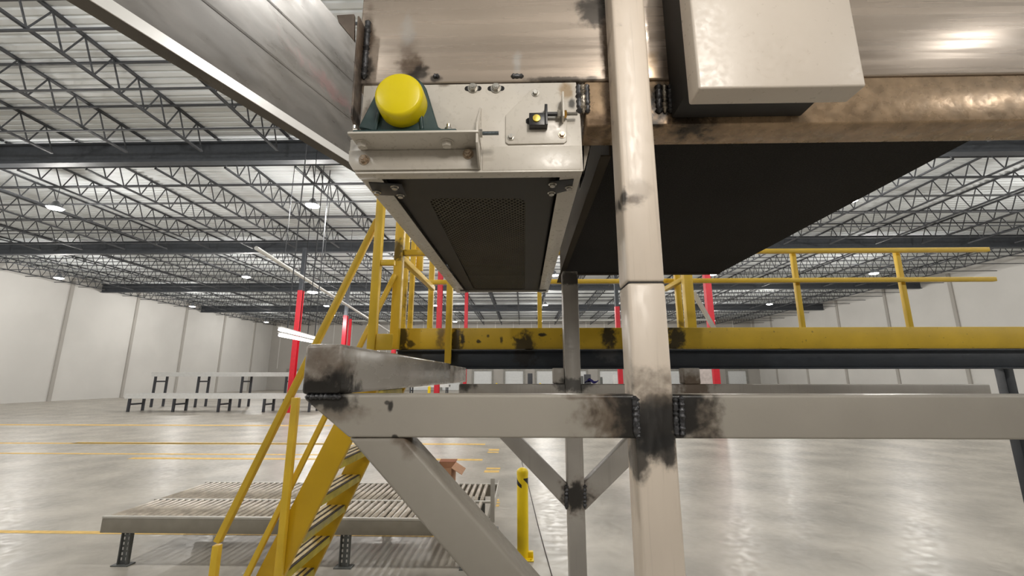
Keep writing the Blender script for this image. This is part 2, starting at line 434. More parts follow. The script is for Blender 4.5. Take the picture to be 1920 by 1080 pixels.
# base plates
for (x0, x1, y0, y1) in ((pL, pR, D0, D0+T), (cxL, cxR, YR, YR+T)):
    bm = NB(); box(bm, x0-.06, x0-.001, y0-.06, y1+.06, 0, .015); box(bm, x1+.001, x1+.06, y0-.06, y1+.06, 0, .015); box(bm, x0-.001, x1+.001, y0-.06, y0-.001, 0, .015); box(bm, x0-.001, x1+.001, y1+.001, y1+.06, 0, .015)
    mk('base_plate', bm, M_rear, frame)
# weld beads
M_weld = mat('weld_bead', (74, 74, 76), .35, metal=.6, var=.4, scale=60, bump=.3, bscale=120)
M_weldbright = mat('bright_weld_bead', (150, 142, 130), .3, metal=.8, var=.4, scale=60, bump=.3, bscale=120)
k = 0
for (px, y0, y1, r, mm) in ((1190, 742, 820, .008, M_weld), (1194, 745, 822, .006, M_weld), (1266, 745, 818, .007, M_weld), (1277, 742, 820, .0085, M_weld)):
    k += 1; bm = bead_bm(P(px, y0, D0+.002), P(px+3, y1, D0+.002), r, k); mk('weld_bead', bm, mm, frame, smooth=True)
for (px, y0, y1) in ((1062, 908, 955), (1096, 908, 955)):
    k += 1; bm = bead_bm(P(px, y0, YR+.008), P(px, y1, YR+.008), .013, k); mk('weld_bead', bm, M_weld, frame, smooth=True)
bm = bead_bm(P(572, 744, D0), P(640, 744, D0), .007, 31); mk('weld_bead', bm, M_weld, frame, smooth=True)
# upper box beam of stained steel above the conveyor end, and tube below it, both behind the post
zu = P(960, 153, YC).z
M_up = mat('stained_sheen_steel', (182, 168, 154), .27, metal=.35, var=.20, scale=.9, stretch=(.25, 1, 6), burns_glints=[  # long tone bands paint reflections into the stained steel
    (tuple(P(770, 125, YC)), (.045,.1,.06), .85, BR), (tuple(P(765, 95, YC)), (.04,.1,.07), .5, BR), (tuple(P(785, 140, YC)), (.03,.1,.03), .8),
    (tuple(P(690, 60, YC)), (.022,.1,.10), .8, BR), (tuple(P(688, 130, YC)), (.02,.1,.05), .85), (tuple(P(1115, 20, YC)), (.07,.1,.05), .85),
    (tuple(P(1137, 90, YC)), (.018,.1,.22), .9, BR), (tuple(P(1060, 148, YC)), (.10,.1,.010), .8), (tuple(P(815, 148, YC)), (.02,.1,.012), .8),
    (tuple(P(970, 120, YC)), (.014,.1,.04), .75, SILV), (tuple(P(765, 60, YC)), (.03,.1,.06), .5, SILV), (tuple(P(1225, 140, YC)), (.02,.1,.08), .6, TAN),
    (tuple(P(1245, 130, YC)), (.05,.1,.05), .6, BR), (tuple(P(1275, 60, YC)), (.016,.1,.2), .7, BR)], bump=.04, bscale=6)
ux0 = P(672, 100, YC).x
bm = NB(); box(bm, ux0, 2.1, YC, YC+.28, zu, zu+.55); mk('box_beam', bm, M_up, frame, bevel=.006, seg=2)
tz0 = P(1120, 236, YC).z; tx0 = P(1098, 200, YC).x
M_tint = mat('heat_tinted_steel', (165, 140, 112), .3, metal=.4, var=.2, scale=20, burns_glints=[
    (tuple(P(1120, 225, YC)), (.05,.1,.03), .7, BR), (tuple(P(1240, 190, YC)), (.05,.1,.09), .8), (tuple(P(1140, 190, YC)), (.018,.1,.1), .8, BR),
    (tuple(P(1300, 215, YC)), (.09,.1,.05), .9), (tuple(P(1200, 190, YC)), (.06,.1,.1), .9)], bump=.1, bscale=30)
bm = NB(); box(bm, tx0, 2.1, YC+.003, YC+.12, tz0, zu-.002); mk('lower_tube', bm, M_tint, frame, bevel=.006, seg=2)
for i, (px, mm, r) in enumerate(((1085, M_weld, .010), (1092, M_weldbright, .011), (1100, M_weld, .009), (1234, M_weld, .010), (1245, M_weldbright, .009), (1256, M_weld, .010))):
    bm = bead_bm(P(px, 158, YC-.001), P(px+2, 212, YC-.001), r, 50+i); mk('weld_bead', bm, mm, frame, smooth=True)
for (px0, px1) in ((958, 982), (812, 824)):
    bm = bead_bm(P(px0, 143, YC-.001), P(px1, 143, YC-.001), .008, px0); mk('weld_bead', bm, M_weld, frame, smooth=True)
# left end flange and triangular gusset
M_fl = mat('flange_steel', (120, 108, 98), .45, metal=.3, var=.2, scale=12, burns_glints=[(tuple(P(672, 90, YC-.03)), (.02,.05,.10), .7, BR), (tuple(P(676, 150, YC-.03)), (.02,.06,.08), .6), (tuple(P(668, 215, YC-.03)), (.02,.06,.02), .8)], bump=.05)
gx = P(664, 120, YC-.05).x
bm = NB(); prism(bm, [(gx, YC-.055, P(660, 30, YC-.055).z), (gx, YC, P(660, 28, YC-.055).z), (gx, YC+.02, P(660, 225, YC-.055).z-.02), (gx, YC-.045, P(660, 215, YC-.055).z)], (.006, 0, 0))
mk('end_flange', bm, M_fl, frame, bevel=.0015)
bm = NB(); prism(bm, [P(631, 28, YC-.03), P(664, 26, YC-.03), P(664, 76, YC-.03), P(634, 40, YC-.03)], (0, .012, 0)); mk('gusset', bm, M_fl, frame, bevel=.0015)
bm = bead_bm((gx+.014, YC-.003, P(672, 40, YC).z), (gx+.014, YC-.003, P(672, 150, YC).z), .010, 91); mk('weld_bead', bm, M_weld, frame, smooth=True)

# ================================================================== HANGING CONVEYOR END
conv = thing('belt_conveyor_tail', (0, YC, P(880, 323, YC).z), 'grey conveyor tail section with yellow capped bearing and black meshed underside', 'conveyor')
cz0 = P(880, 323, YC).z
c0 = P(667, 325, YC); c1 = P(1092, 320, YC)
def yz(py, z, px=960):   # depth at which height z shows at row py
    d = ray(px, py); return d.y*(z-H)/d.z
YE = yz(549, cz0)
M_conv = mat('conveyor_paint', (198, 192, 182), .33, var=.05, scale=5, burns_glints=[
    (tuple(P(985, 165, YC)), (.04,.05,.02), .3, SILV), (tuple(P(1062, 170, YC)), (.025,.05,.035), .8, TAN), (tuple(P(1072, 195, YC)), (.012,.05,.02), .85),
    (tuple(P(690, 215, YC)), (.018,.06,.05), .6, BR), (tuple(P(835, 157, YC)), (.02,.05,.012), .7, BR)], bump=.02)
fx0 = P(676, 240, YC).x; fx1 = P(1088, 240, YC).x
ztop = zu - .006
# front plate: polygon with chamfered corners, bolts slots left as dark inserts
pts = [(fx0, YC, ztop), (P(1080,153,YC).x, YC, ztop), (c1.x, YC, P(1090, 222, YC).z), (c1.x+.003, YC, cz0), (c0.x, YC, cz0), (P(654,300,YC).x, YC, P(654,300,YC).z), (P(654,300,YC).x, YC, P(654,262,YC).z), (fx0, YC, P(654, 258, YC).z)]
bm = NB(); prism(bm, pts, (0, .006, 0)); fp = mk('front_plate', bm, M_conv, conv, bevel=.0015)
M_black = mat('black_panel', (52, 49, 45), .5, var=.06, scale=3, spec=.35)
M_blk2 = mat('black_bracket', (44, 44, 46), .45, var=.08)
M_dk = mat('dark_slot', (22, 20, 20), .8)
# lower flange lip across the front
bm = NB(); box(bm, c0.x, c1.x, YC-.004, YC+.035, cz0-.003, cz0+.003); mk('bottom_lip', bm, M_conv, conv, bevel=.001)
# panel seam strip on right half of the front
bm = NB(); box(bm, P(905,300,YC).x, c1.x-.004, YC-.003, YC-.0002, cz0+.004, P(905, 276, YC).z); mk('cover_strip', bm, M_conv, conv, bevel=.001)
# side rails: left (underside visible) and right, running back to the rear end
eL0 = P(857, 549, YE); eR1 = P(1027, 549, YE)
def taper(bm, x00, x01, x10, x11, z0, z1, y0=YC+.006, y1=YE):
    vs = [(x00,y0,z0),(x01,y0,z0),(x11,y1,z0),(x10,y1,z0),(x00,y0,z1),(x01,y0,z1),(x11,y1,z1),(x10,y1,z1)]
    v = [bm.verts.new(p) for p in vs]
    for f in ((3,2,1,0),(4,5,6,7),(0,1,5,4),(1,2,6,5),(2,3,7,6),(3,0,4,7)): bm.faces.new([v[i] for i in f])
    return bm
fw = P(707, 325, YC).x - c0.x
bm = NB(); taper(bm, c0.x, c0.x+fw, eL0.x, eL0.x+fw, cz0, cz0+.004); taper(bm, c0.x, c0.x+.004, eL0.x, eL0.x+.004, cz0+.004, cz0+.20)
mk('side_rail', bm, M_conv, conv, bevel=.001)
fr = c1.x - P(1052, 322, YC).x
bm = NB(); taper(bm, c1.x-fr, c1.x, eR1.x-fr, eR1.x, cz0, cz0+.004); taper(bm, c1.x-.004, c1.x, eR1.x-.004, eR1.x, cz0+.004, cz0+.20)
mk('side_rail', bm, M_conv, conv, bevel=.001)
# underside guard panel with a rounded mesh window
px0a, px1a = c0.x+fw+.006, c1.x-fr-.010; px0b, px1b = eL0.x+fw+.006, eR1.x-fr-.010
pz = cz0 + .014
w_y0, w_y1 = yz(369, pz), yz(543, pz)
def pan(u, v):   # u 0..1 across, v depth
    s = (v-(YC+.04))/(YE-.02-(YC+.04)); a_ = px0a*(1-s)+px0b*s; b_ = px1a*(1-s)+px1b*s
    return Vector((a_+(b_-a_)*u, v, pz))
def hit(px, py): 
    d = ray(px, py); t = (pz-H)/d.z; return Vector((d.x*t, d.y*t, pz))
wl0 = hit(803, 372); wr0 = hit(985, 372); wl1 = hit(888, 542); wr1 = hit(984, 542)
# outer ring and rounded inner ring
outer = [pan(0, YC+.04), pan(1, YC+.04), pan(1, YE-.02), pan(0, YE-.02)]
corners = [wl0, wr0, wr1, wl1]
inner = []
for i, c in enumerate(corners):
    pv = corners[i-1]; nx = corners[(i+1) % 4]; rr = .045
    a_ = c + (pv-c).normalized()*rr; b_ = c + (nx-c).normalized()*rr
    for k in range(5):
        t = k/4; inner.append(a_*(1-t)**2 + c*2*t*(1-t) + b_*t*t)
bm = NB()
ov = [[bm.verts.new(p + Vector((0,0,dz))) for p in outer] for dz in (0, .003)]
iv = [[bm.verts.new(p + Vector((0,0,dz))) for p in inner] for dz in (0, .003)]
for q in (0, 1):
    for i in range(4):
        seg_ = [iv[q][i*5+k] for k in range(5)]
        for k in range(4): bm.faces.new((ov[q][i], seg_[k+1], seg_[k]))
        nxt = (i+1) % 4
        bm.faces.new((ov[q][i], ov[q][nxt], iv[q][nxt*5], iv[q][i*5+4]))
for i in range(20): bm.faces.new((iv[0][i], iv[0][(i+1)%20], iv[1][(i+1)%20], iv[1][i]))
for i in range(4): bm.faces.new((ov[0][i], ov[0][(i+1)%4], ov[1][(i+1)%4], ov[1][i]))
bmesh.ops.recalc_face_normals(bm, faces=bm.faces)
guard = mk('guard_panel', bm, M_black, conv)
# folded edge flanges of the panel
for (u, nm) in ((0, 'l'), (1, 'r')):
    bm = NB(); a_ = pan(u, YC+.04); b_ = pan(u, YE-.02); beam(bm, a_+Vector((0,0,.015)), b_+Vector((0,0,.015)), .004, .03); mk('panel_flange', bm, M_black, guard)
# expanded mesh
M_mesh = mat('expanded_metal', (98, 92, 80), .5, var=.1, metal=.3)
bm = NB()
mz = pz + .005; xa_, xb_ = wl0.x-.01, max(wr0.x, wr1.x)+.01; ya_, yb_ = w_y0-.01, w_y1+.01
pitchm = .021; sl = 1.3
def clipseg(p0, p1):
    # Liang-Barsky against the mesh rectangle
    t0, t1 = 0.0, 1.0; dx, dy = p1[0]-p0[0], p1[1]-p0[1]
    for p, q in ((-dx, p0[0]-xa_), (dx, xb_-p0[0]), (-dy, p0[1]-ya_), (dy, yb_-p0[1])):
        if abs(p) < 1e-9:
            if q < 0: return None
            continue
        r_ = q/p
        if p < 0: t0 = max(t0, r_)
        else: t1 = min(t1, r_)
    if t0 >= t1: return None
    return (p0[0]+dx*t0, p0[1]+dy*t0), (p0[0]+dx*t1, p0[1]+dy*t1)
LL = (yb_-ya_)
for sgn in (1, -1):
    c = xa_ - LL/sl - .1
    while c < xb_ + LL/sl + .1:
        s_ = clipseg((c, ya_), (c + sgn*LL/sl, yb_)); c += pitchm
        if not s_: continue
        a_ = Vector((s_[0][0], s_[0][1], mz)); b_ = Vector((s_[1][0], s_[1][1], mz))
        if (b_-a_).length < .01: continue
        beam(bm, a_, b_, .0042, .003)
mk('wire_mesh', bm, M_mesh, guard, kind='stuff')
# dark belt and inner return roller above the mesh
M_belt = mat('black_belt', (30, 29, 28), .75, var=.1, scale=20)
bm = NB(); taper(bm, c0.x+.03, c1.x-.03, eL0.x+.03, eR1.x-.03, cz0+.13, cz0+.14, YC+.08, YE-.01); mk('belt', bm, M_belt, conv)
M_rolr = mat('roller_steel', (150, 148, 142), .35, metal=.7)
bm = NB(); cyl(bm, (c0.x+.03, YC+.10, cz0+.20), (c1.x-.03, YC+.10, cz0+.20), .055, 24); mk('tail_pulley', bm, M_black, conv, smooth=True)
bm = NB(); box(bm, eL0.x+.0, eR1.x, YE-.006, YE, cz0+.0045, cz0+.19); mk('rear_crossbar', bm, M_conv, conv)
bm = NB(); taper(bm, c0.x+.005, c1.x-.005, eL0.x+.005, eR1.x-.005, cz0+.20, cz0+.205, YC+.01, YE-.005); mk('slider_bed', bm, M_blk2, conv)
# brackets holding the guard
M_zinc = mat('zinc_bolt', (190, 186, 178), .25, metal=.85, var=.15, scale=80)
M_rust = mat('tarnished_bolt', (190, 172, 152), .3, metal=.7, var=.3, scale=120)
def under(px, py, z): 
    d = ray(px, py); t = (z-H)/d.z; return Vector((d.x*t, d.y*t, z))
for pp, bl in ((((691,343),(753,346),(762,368),(701,366)), ((707,360),(740,350),(751,366))), (((1031,341),(1076,337),(1072,356),(1029,367)), ((1036,345),(1034,361),(1067,351)))):
    bm = NB(); prism(bm, [under(u, v, cz0-.004) for u, v in pp], (0, 0, .0035)); br = mk('guard_bracket', bm, M_blk2, conv, bevel=.001)
    for (u, v) in bl: mk('bolt', bolt_bm(under(u, v, cz0-.0045), (0,0,-1), .010, .008), M_zinc, br, smooth=False)
for (px, py) in ((872, 547), (1016, 547)):
    bm = NB(); p = under(px, py, cz0-.004); box(bm, p.x-.03, p.x+.03, p.y-.05, p.y-.01, cz0-.004, cz0-.0005); mk('guard_bracket', bm, M_blk2, conv)
# bearing shelf: angle iron
sz = P(700, 284, YC).z; YS = yz(249, sz, 770)
shx0 = P(651, 250, YS).x; shx1 = P(897, 250, YS).x
bm = NB()
prism(bm, [(shx0, YS, sz), (shx1, YS, sz), (shx1, YC-.0005, sz), (shx0+.004, YC-.0005, sz), (shx0+.004, YC-.03, sz)], (0,0,.007))
sh = mk('bearing_shelf', bm, M_conv, conv, bevel=.0015)
zl = P(700, 321, YC).z
bm = NB(); prism(bm, [(P(656,284,YC).x, YC-.0085, sz-.0005), (shx1-.004, YC-.0085, sz-.0005), (shx1-.004, YC-.0085, zl), (P(664,321,YC).x, YC-.0085, zl), (P(656,308,YC).x, YC-.0085, P(656,308,YC).z)], (0,.0075,0))
mk('shelf_leg', bm, M_conv, sh, bevel=.0015)
for (u, v) in ((683, 300), (878, 289)):
    mk('bolt', bolt_bm(P(u, v, YC-.009), (0,-1,0), .0125, .012, stud=.006), M_rust, sh)
ybolt = (YS+YC)/2
for px in (680, 838):
    p = P(px, 268, ybolt); mk('bolt', bolt_bm((p.x, ybolt, sz-.0005), (0,0,-1), .015, .014, stud=.003), M_conv, sh)
# gusset with jack bolt at the right end of the shelf
gxx = P(896, 260, YC-.04).x
bm = NB(); prism(bm, [(gxx, YC-.001, P(897, 203, YC).z), (gxx, YC-.012, P(897, 206, YC).z), (gxx, YS+.004, sz+.03), (gxx, YS+.004, sz-.03), (gxx, YC-.03, zl), (gxx, YC-.001, zl)], (.006,0,0))
gs = mk('stop_plate', bm, M_conv, conv, bevel=.001)
jz = P(905, 250, YS+.03); jz.y = YS+.03
bm = NB(); lathe(bm, (gxx+.0065, jz.y, jz.z), (1,0,0), [(0,.0115),(.010,.0115)], 6); mk('nut', bm, M_zinc, gs)
bm = NB(); prof = []
for i in range(40): prof.append((i*.0012, .0062 if i % 2 else .0052))
lathe(bm, (gxx+.017, jz.y, jz.z), (1,0,0), prof, 12); mk('threaded_rod', bm, mat('grey_threaded_rod', (120,128,132), .3, metal=.8), gs, smooth=False)
# pillow block bearing: green cast housing on the shelf
M_green = mat('green_casting', (34, 58, 58), .45, var=.1, scale=14, bump=.06, bscale=40)
YB0, YB1 = YS+.012, YC-.012
ybm = (YB0+YB1)/2
def bp(px, py): return P(px, py, ybm)
zs = sz+.0075
xl, xr = P(660, 245, YB0).x, bp(862, 245).x
ctr = P(757, 186, YB0); 
prof2 = [(xl, zs), (xr, zs), (xr-.004, zs+.012), (xr-.045, zs+.018)]
cxc = bp(756, 200).x; ctop = zs + .155
rr = .080
ccz = P(760, 150, ybm).z - rr
prof2 += [(cxc+.112, zs+.028)]
for k in range(13):
    a_ = math.radians(10 + k*160/12); prof2.append((cxc + rr*math.cos(a_), ccz + rr*math.sin(a_)))
prof2 += [(cxc-.122, zs+.028), (xl+.045, zs+.018), (xl+.004, zs+.012)]
bm = NB(); prism(bm, [(p[0], YB0+.012, p[1]) for p in prof2], (0, YB1-YB0-.012, 0))
bh = mk('bearing_housing', bm, M_green, conv, bevel=.005, seg=3)
bm = NB(); prism(bm, [(xl, YB0-.004, zs), (xr, YB0-.004, zs), (xr-.004, YB0-.004, zs+.010), (xl+.004, YB0-.004, zs+.010)], (0, .03, 0)); mk('housing_foot', bm, M_green, bh, bevel=.003)
for sx in (-.055, .055):
    bm = NB(); beam(bm, (cxc+sx*1.25, YB0+.008, zs+.012), (cxc+sx, YB0+.008, ccz), .010, .012, up=(0,1,0)); mk('rib', bm, M_green, bh, bevel=.002)
# yellow end cap pointing at the camera
M_cap = mat('yellow_cap', (226, 206, 12), .32, var=.03, scale=5, spec=.5)
capY = YB0 + .014
capc = P(748, 179, capY - .05)
bm = NB(); lathe(bm, (capc.x, capY, capc.z), (0,-1,0), [(0,.071),(.045,.070),(.053,.068),(.058,.064),(.060,.060),(.0605,.02),(.0605,.002)], 56)
mk('end_cap', bm, M_cap, bh, smooth=True)
for (px, py, h_) in ((841, 232, .03),):
    p = bp(px, 240); mk('bolt', bolt_bm((p.x, ybm, zs+.017), (0,0,1), .012, .018, stud=.014), M_zinc, bh)
p = bp(665, 240); mk('bolt', bolt_bm((p.x, ybm, zs+.017), (0,0,1), .012, .018, stud=.014), M_zinc, bh)
bm = NB(); p = bp(870, 240); prism(bm, [(p.x-.008, ybm, zs), (p.x+.006, ybm, zs), (p.x+.004, ybm, zs+.014), (p.x-.001, ybm, zs+.018)], (0,.006,0)); mk('tab', bm, M_blk2, sh)
# slotted bolts on the front plate
for px in (887, 930):
    p = P(px, 166, YC)
    bm = NB(); prism(bm, [(p.x + ax_*.018 + .009*math.cos(t), YC-.0006, p.z + .009*math.sin(t)) for ax_, t in [(s, math.radians(q)) for s, qs in ((1, range(-90, 91, 30)), (-1, range(90, 271, 30))) for q in qs]], (0, .0005, 0))
    mk('slot', bm, M_dk, fp)
    mk('bolt', bolt_bm((p.x, YC-.0008, p.z), (0,-1,0), .0125, .011, stud=.004), M_zinc, fp)
# triangular take-up mounting plate
tp = [(948,216),(952,212),(997,166),(1010,166),(1058,216),(1063,222),(1063,264),(1058,268),(953,270),(948,266)]
bm = NB(); prism(bm, [P(u, v, YC-.006) for u, v in tp], (0, .0055, 0)); tpl = mk('take_up_plate', bm, M_conv, conv, bevel=.001)
for (u, v, mm) in ((1004,175,M_zinc),(958,257,M_zinc),(1054,253,M_rust)):
    mk('bolt', bolt_bm(P(u, v, YC-.0065), (0,-1,0), .0085, .007), mm, tpl)
bm = NB(); prism(bm, [P(u, v, YC-.0068) for u, v in ((986,224),(990,221),(1000,221),(1000,233),(990,233),(986,230))], (0,.0006,0)); mk('slot', bm, M_dk, tpl)
M_bs = mat('black_steel', (34, 33, 34), .35, var=.15)
q0 = P(992, 212, YC-.03); q1 = P(1026, 235, YC-.03)
bm = NB(); box(bm, q0.x, q1.x, YC-.032, YC-.007, q1.z, q0.z); tk = mk('take_up_block', bm, M_bs, conv, bevel=.0015)
q = P(1006, 222, YC-.033)
bm = NB(); lathe(bm, (q.x, YC-.0325, q.z), (0,-1,0), [(0,.0115),(.004,.0115),(.0045,.010)], 24); mk('shaft_end', bm, mat('yellow_marked_shaft', (226, 200, 90), .35, metal=.4, var=.2, scale=90), tk, smooth=True)
q0 = P(1021, 197, YC-.03); q1 = P(1027, 235, YC-.03)
bm = NB(); box(bm, q0.x, q1.x, YC-.036, YC-.008, q1.z, q0.z); mk('block_plate', bm, M_bs, tk, bevel=.001)
ry = YC-.022; rz = P(1040, 214, ry).z
bm = NB(); cyl(bm, (q1.x, ry, rz), (P(1046,214,ry).x, ry, rz), .0065, 14); mk('take_up_screw', bm, M_bs, tk, smooth=True)
bm = NB(); lathe(bm, (P(1045,214,ry).x, ry, rz), (1,0,0), [(0,.012),(.009,.012)], 6); mk('nut', bm, M_zinc, tk)
x0 = P(1053, 200, ry).x
bm = NB(); box(bm, x0, x0+.006, YC-.045, YC-.0065, P(1055, 226, ry).z, P(1055, 180, ry).z); mk('screw_bracket', bm, M_conv, tpl, bevel=.001)
bm = NB(); lathe(bm, (x0+.0065, ry, rz), (1,0,0), [(0,.011),(.008,.011)], 6); mk('nut', bm, mat('brass_nut', (196, 150, 70), .3, metal=.9), tk)
bm = NB(); lathe(bm, (x0+.0150, ry, rz), (1,0,0), [(i*.0012, .0055 if i % 2 else .0046) for i in range(28)], 12); mk('threaded_rod', bm, M_rolr, tk)

# ================================================================== NEIGHBOUR CONVEYOR (right, dark underside)
nz = H + .80
YN0 = yz(243, nz, 1200); YN1 = yz(512, nz, 1200)
nx0 = P(1148, 243, YN0).x; nx0b = P(1052, 512, YN1).x; nw = 1.25
ncv = thing('wide_conveyor', ((nx0+nx0b)/2+.5, (YN0+YN1)/2, nz), 'wide conveyor with flat black underside behind the beige post', 'conveyor')
M_blk3 = mat('black_underpanel', (33, 31, 29), .8, var=.12, scale=2, bump=.25, bscale=160, spec=.2)
bm = NB(); taper(bm, nx0, nx0+nw, nx0b, nx0b+nw, nz, nz+.004, YC+.13, YN1); mk('underside_panel', bm, M_blk3, ncv)
M_sidep = mat('dark_side_plate', (64, 58, 50), .85, var=.1, scale=3, spec=.15)
bm = NB(); taper(bm, nx0-.006, nx0-.0005, nx0b-.006, nx0b-.0005, nz-.075, nz+.2, YC+.13, YN1); mk('side_plate', bm, M_sidep, ncv)
bm = NB(); taper(bm, nx0-.035, nx0-.0065, nx0b-.035, nx0b-.0065, nz-.075, nz-.070, YC+.13, YN1); mk('side_flange', bm, M_sidep, ncv)
bm = NB(); box(bm, nx0b, nx0b+nw, YN1+.0005, YN1+.05, nz-.005, nz+.2); mk('end_plate', bm, M_sidep, ncv)
# tapered light grey piece, its colour paints the side plate's lit top
bm = NB(); prism(bm, [P(1095, 224, YC+.13), P(1118, 226, YC+.13), P(1090, 345, YC+.13), P(1095, 330, YC+.13)], (0, .008, 0)); mk('lit_top_piece', bm, M_conv, ncv, bevel=.001)

# ================================================================== CONTROL CABINET (upper right)
YK = .98
kx0 = P(1306, 120, YK).x; kz0 = P(1300, 166, YK).z
M_cab = mat('cabinet_paint', (206, 196, 184), .35, var=.03, scale=3, bump=.01)
cab = thing('control_cabinet', (kx0+.2, YK+.06, kz0), 'beige metal control cabinet mounted high on the right of the post', 'cabinet')
bm = NB(); box(bm, kx0, kx0+.42, YK, YK+.07, kz0, kz0+.60); mk('cabinet_body', bm, M_cab, cab, bevel=.006, seg=3)
bm = NB(); box(bm, kx0+.01, kx0+.40, YK+.0705, YC-.0005, kz0+.06, kz0+.56); mk('mounting_frame', bm, M_near_black, cab, bevel=.002)

# ================================================================== CHUTE (upper left)
M_chute = mat('chute_sheet', (116, 111, 105), .34, metal=.15, var=.24, scale=2.2, stretch=(1.4,1,3.2), burns_glints=[(tuple(P(625, 195, 1.95)), (.09,.4,.05), .35, (.45,.2,.2)), (tuple(P(522, 70, 1.7)), (.09,.5,.24), .85)], bump=.05, bscale=5)  # streaks and pink blotch paint reflections; dark blotch darkens the left end
ch = thing('sheet_metal_chute', P(600, 200, 1.8), 'sloping grey sheet-metal chute with white lower edge, upper left', 'chute')
a0 = P(536, 214, 1.55); a1 = P(668, 300, 2.05)
dd = a1 - a0; s0 = a0 - dd*2.0
t0 = P(536, 214, 1.55) + Vector((0, .25, .75)); off = t0-a0
bm = NB(); prism(bm, [s0, a1, a1+off, s0+off], (0,.004,.0)); mk('side_sheet', bm, M_chute, ch)
lip = Vector((-.0, -.012, .0)); dn = Vector((.012, -.0, -.045))
M_lip = mat('white_lip', (232, 230, 226), .3, var=.02)
bm = NB(); prism(bm, [s0+lip, a1+lip, a1+lip+dn, s0+lip+dn], (0,.010,0)); mk('lower_lip', bm, M_lip, ch)
for f in (.30, .62):
    bm = NB(); beam(bm, s0+off*f+Vector((0,-.001,0)), a1+off*f+Vector((0,-.001,0)), .003, .010); mk('fold_rib', bm, M_chute, ch)
bm = NB(); prism(bm, [s0+Vector((0,.30,0)), a1+Vector((0,.30,0)), a1+Vector((0,.01,0)), s0+Vector((0,.01,0))], (0,0,.004)); mk('bottom_sheet', bm, M_chute, ch)

# ================================================================== PLATFORM (yellow, behind)
YP, YQ = 3.6, 5.0
M_yel = mat('yellow_paint', (206, 178, 40), .42, var=.07, scale=4, bump=.02)
fburn = [(tuple(P(985, 645, YP)), (.10,.2,.09), .9), (tuple(P(1140, 632, YP)), (.07,.2,.12), .92), (tuple(P(1268, 640, YP)), (.08,.2,.14), .92),
         (tuple(P(755, 635, YP)), (.05,.2,.12), .9), (tuple(P(825, 632, YP)), (.04,.2,.14), .75, BR), (tuple(P(855, 635, YP)), (.045,.2,.14), .92),
         (tuple(P(770, 645, YP)), (.05,.2,.03), .85), (tuple(P(1018, 628, YP)), (.035,.2,.014), .95), (tuple(P(897, 640, YP)), (.02,.2,.016), .9), (tuple(P(940, 638, YP)), (.015,.2,.03), .85),
         (tuple(P(867, 638, YP)), (.02,.2,.04), .95), (tuple(P(1065, 635, YP)), (.05,.2,.09), .55, BR), (tuple(P(915, 630, YP)), (.012,.2,.015), .8)]
M_fascia = mat('scorched_yellow_paint', (212, 176, 46), .45, var=.08, scale=4, burns_glints=fburn, bump=.03, specks=.5)
M_navy = mat('black_channel', (44, 50, 58), .42, var=.12, scale=5, burns_glints=[(tuple(P(985, 665, YP)), (.09,.2,.1), .9), (tuple(P(1140, 660, YP)), (.1,.2,.08), .5, (.12,.12,.12))], bump=.08, bscale=20)
plx0 = P(745, 640, YP).x; plx1 = 5.4
pz1 = P(960, 615, YP).z; pzm = P(960, 655, YP).z; pz0 = P(960, 692, YP).z
plat = thing('mezzanine_platform', (2.0, YP+.7, pz0), 'raised platform with scorched yellow edge over a black channel', 'platform')
bm = NB(); box(bm, plx0, plx1, YP, YP+.010, pzm+.002, pz1); box(bm, plx0, plx1, YP+.01, YP+.06, pzm+.002, pzm+.012); mk('yellow_fascia', bm, M_fascia, plat, bevel=.002)
bm = NB(); box(bm, plx0, plx1, YP+.02, YP+.032, pz0, pzm-.012); box(bm, plx0, plx1, YP-.01, YP+.02, pz0, pz0+.012); box(bm, plx0, plx1, YP-.02, YP+.02, pzm-.016, pzm-.004)
mk('edge_channel', bm, M_navy, plat, bevel=.002)
bm = NB(); box(bm, plx0, plx1, YQ-.06, YQ, pz0+.09, pzm); mk('rear_channel', bm, M_navy, plat)
bm = NB(); box(bm, plx0, plx1, YP+.061, YQ, pzm+.001, pzm+.05); mk('deck', bm, M_navy, plat)
nj = 7
for k in range(nj):
    x = plx0 + .05 + k*(plx1-plx0-.1)/(nj-1); bm = NB(); box(bm, x-.03, x+.03, YP+.034, YQ-.062, pz0+.09, pzm); mk('deck_joist', bm, M_navy, plat)
# platform legs out to the right and behind, so that it stands
for (x, y) in ((5.2, YP+.15), (5.2, YQ-.15), (1.46, YQ-.15)):
    bm = NB(); box(bm, x-.05, x+.05, y-.05, y+.05, 0, pz0+.0895 if y > 4 else pz0+.0895); mk('leg', bm, M_navy, plat, bevel=.004)
# guardrails of the platform
rail = thing('guardrail', (plx0, YP, pz1), 'yellow square-tube guardrail around the platform behind the conveyor', 'railing')
g = .052
def pb(nm, bm, par=rail, m=None): return mk(nm, bm, m or M_yb, par, bevel=.005, seg=2)
M_yb = mat('yellow_tube_paint', (222, 184, 52), .42, var=.07, scale=4, burns_glints=[
    (tuple(P(747, 470, YP-.05)), (.06,.15,.10), .8), (tuple(P(768, 575, 4.3)), (.05,.12,.25), .75, BR), (tuple(P(715, 604, 4.3)), (.1,.1,.05), .8),
    (tuple(P(852, 535, YQ)), (.05,.1,.05), .6), (tuple(P(1275, 605, 4.7)), (.08,.1,.05), .6, BR), (tuple(P(768, 500, 4.3)), (.07,.15,.03), .8)], bump=.02)
ztr = pz1 + 1.07; zmr = P(960, 475, YP).z
def vpost(px, py, Y, w_, z0, z1, nm='rail_post'):
    x = P(px, py, Y).x; bm = NB(); box(bm, x-w_/2, x+w_/2, Y, Y+w_, z0, z1); return pb(nm, bm), x
_, xg2 = vpost(742, 560, YP-.075, .072, pzm, ztr+.05)
_, xg5 = vpost(841, 600, YP-.055, .050, P(841, 682, YP-.055).z, ztr)
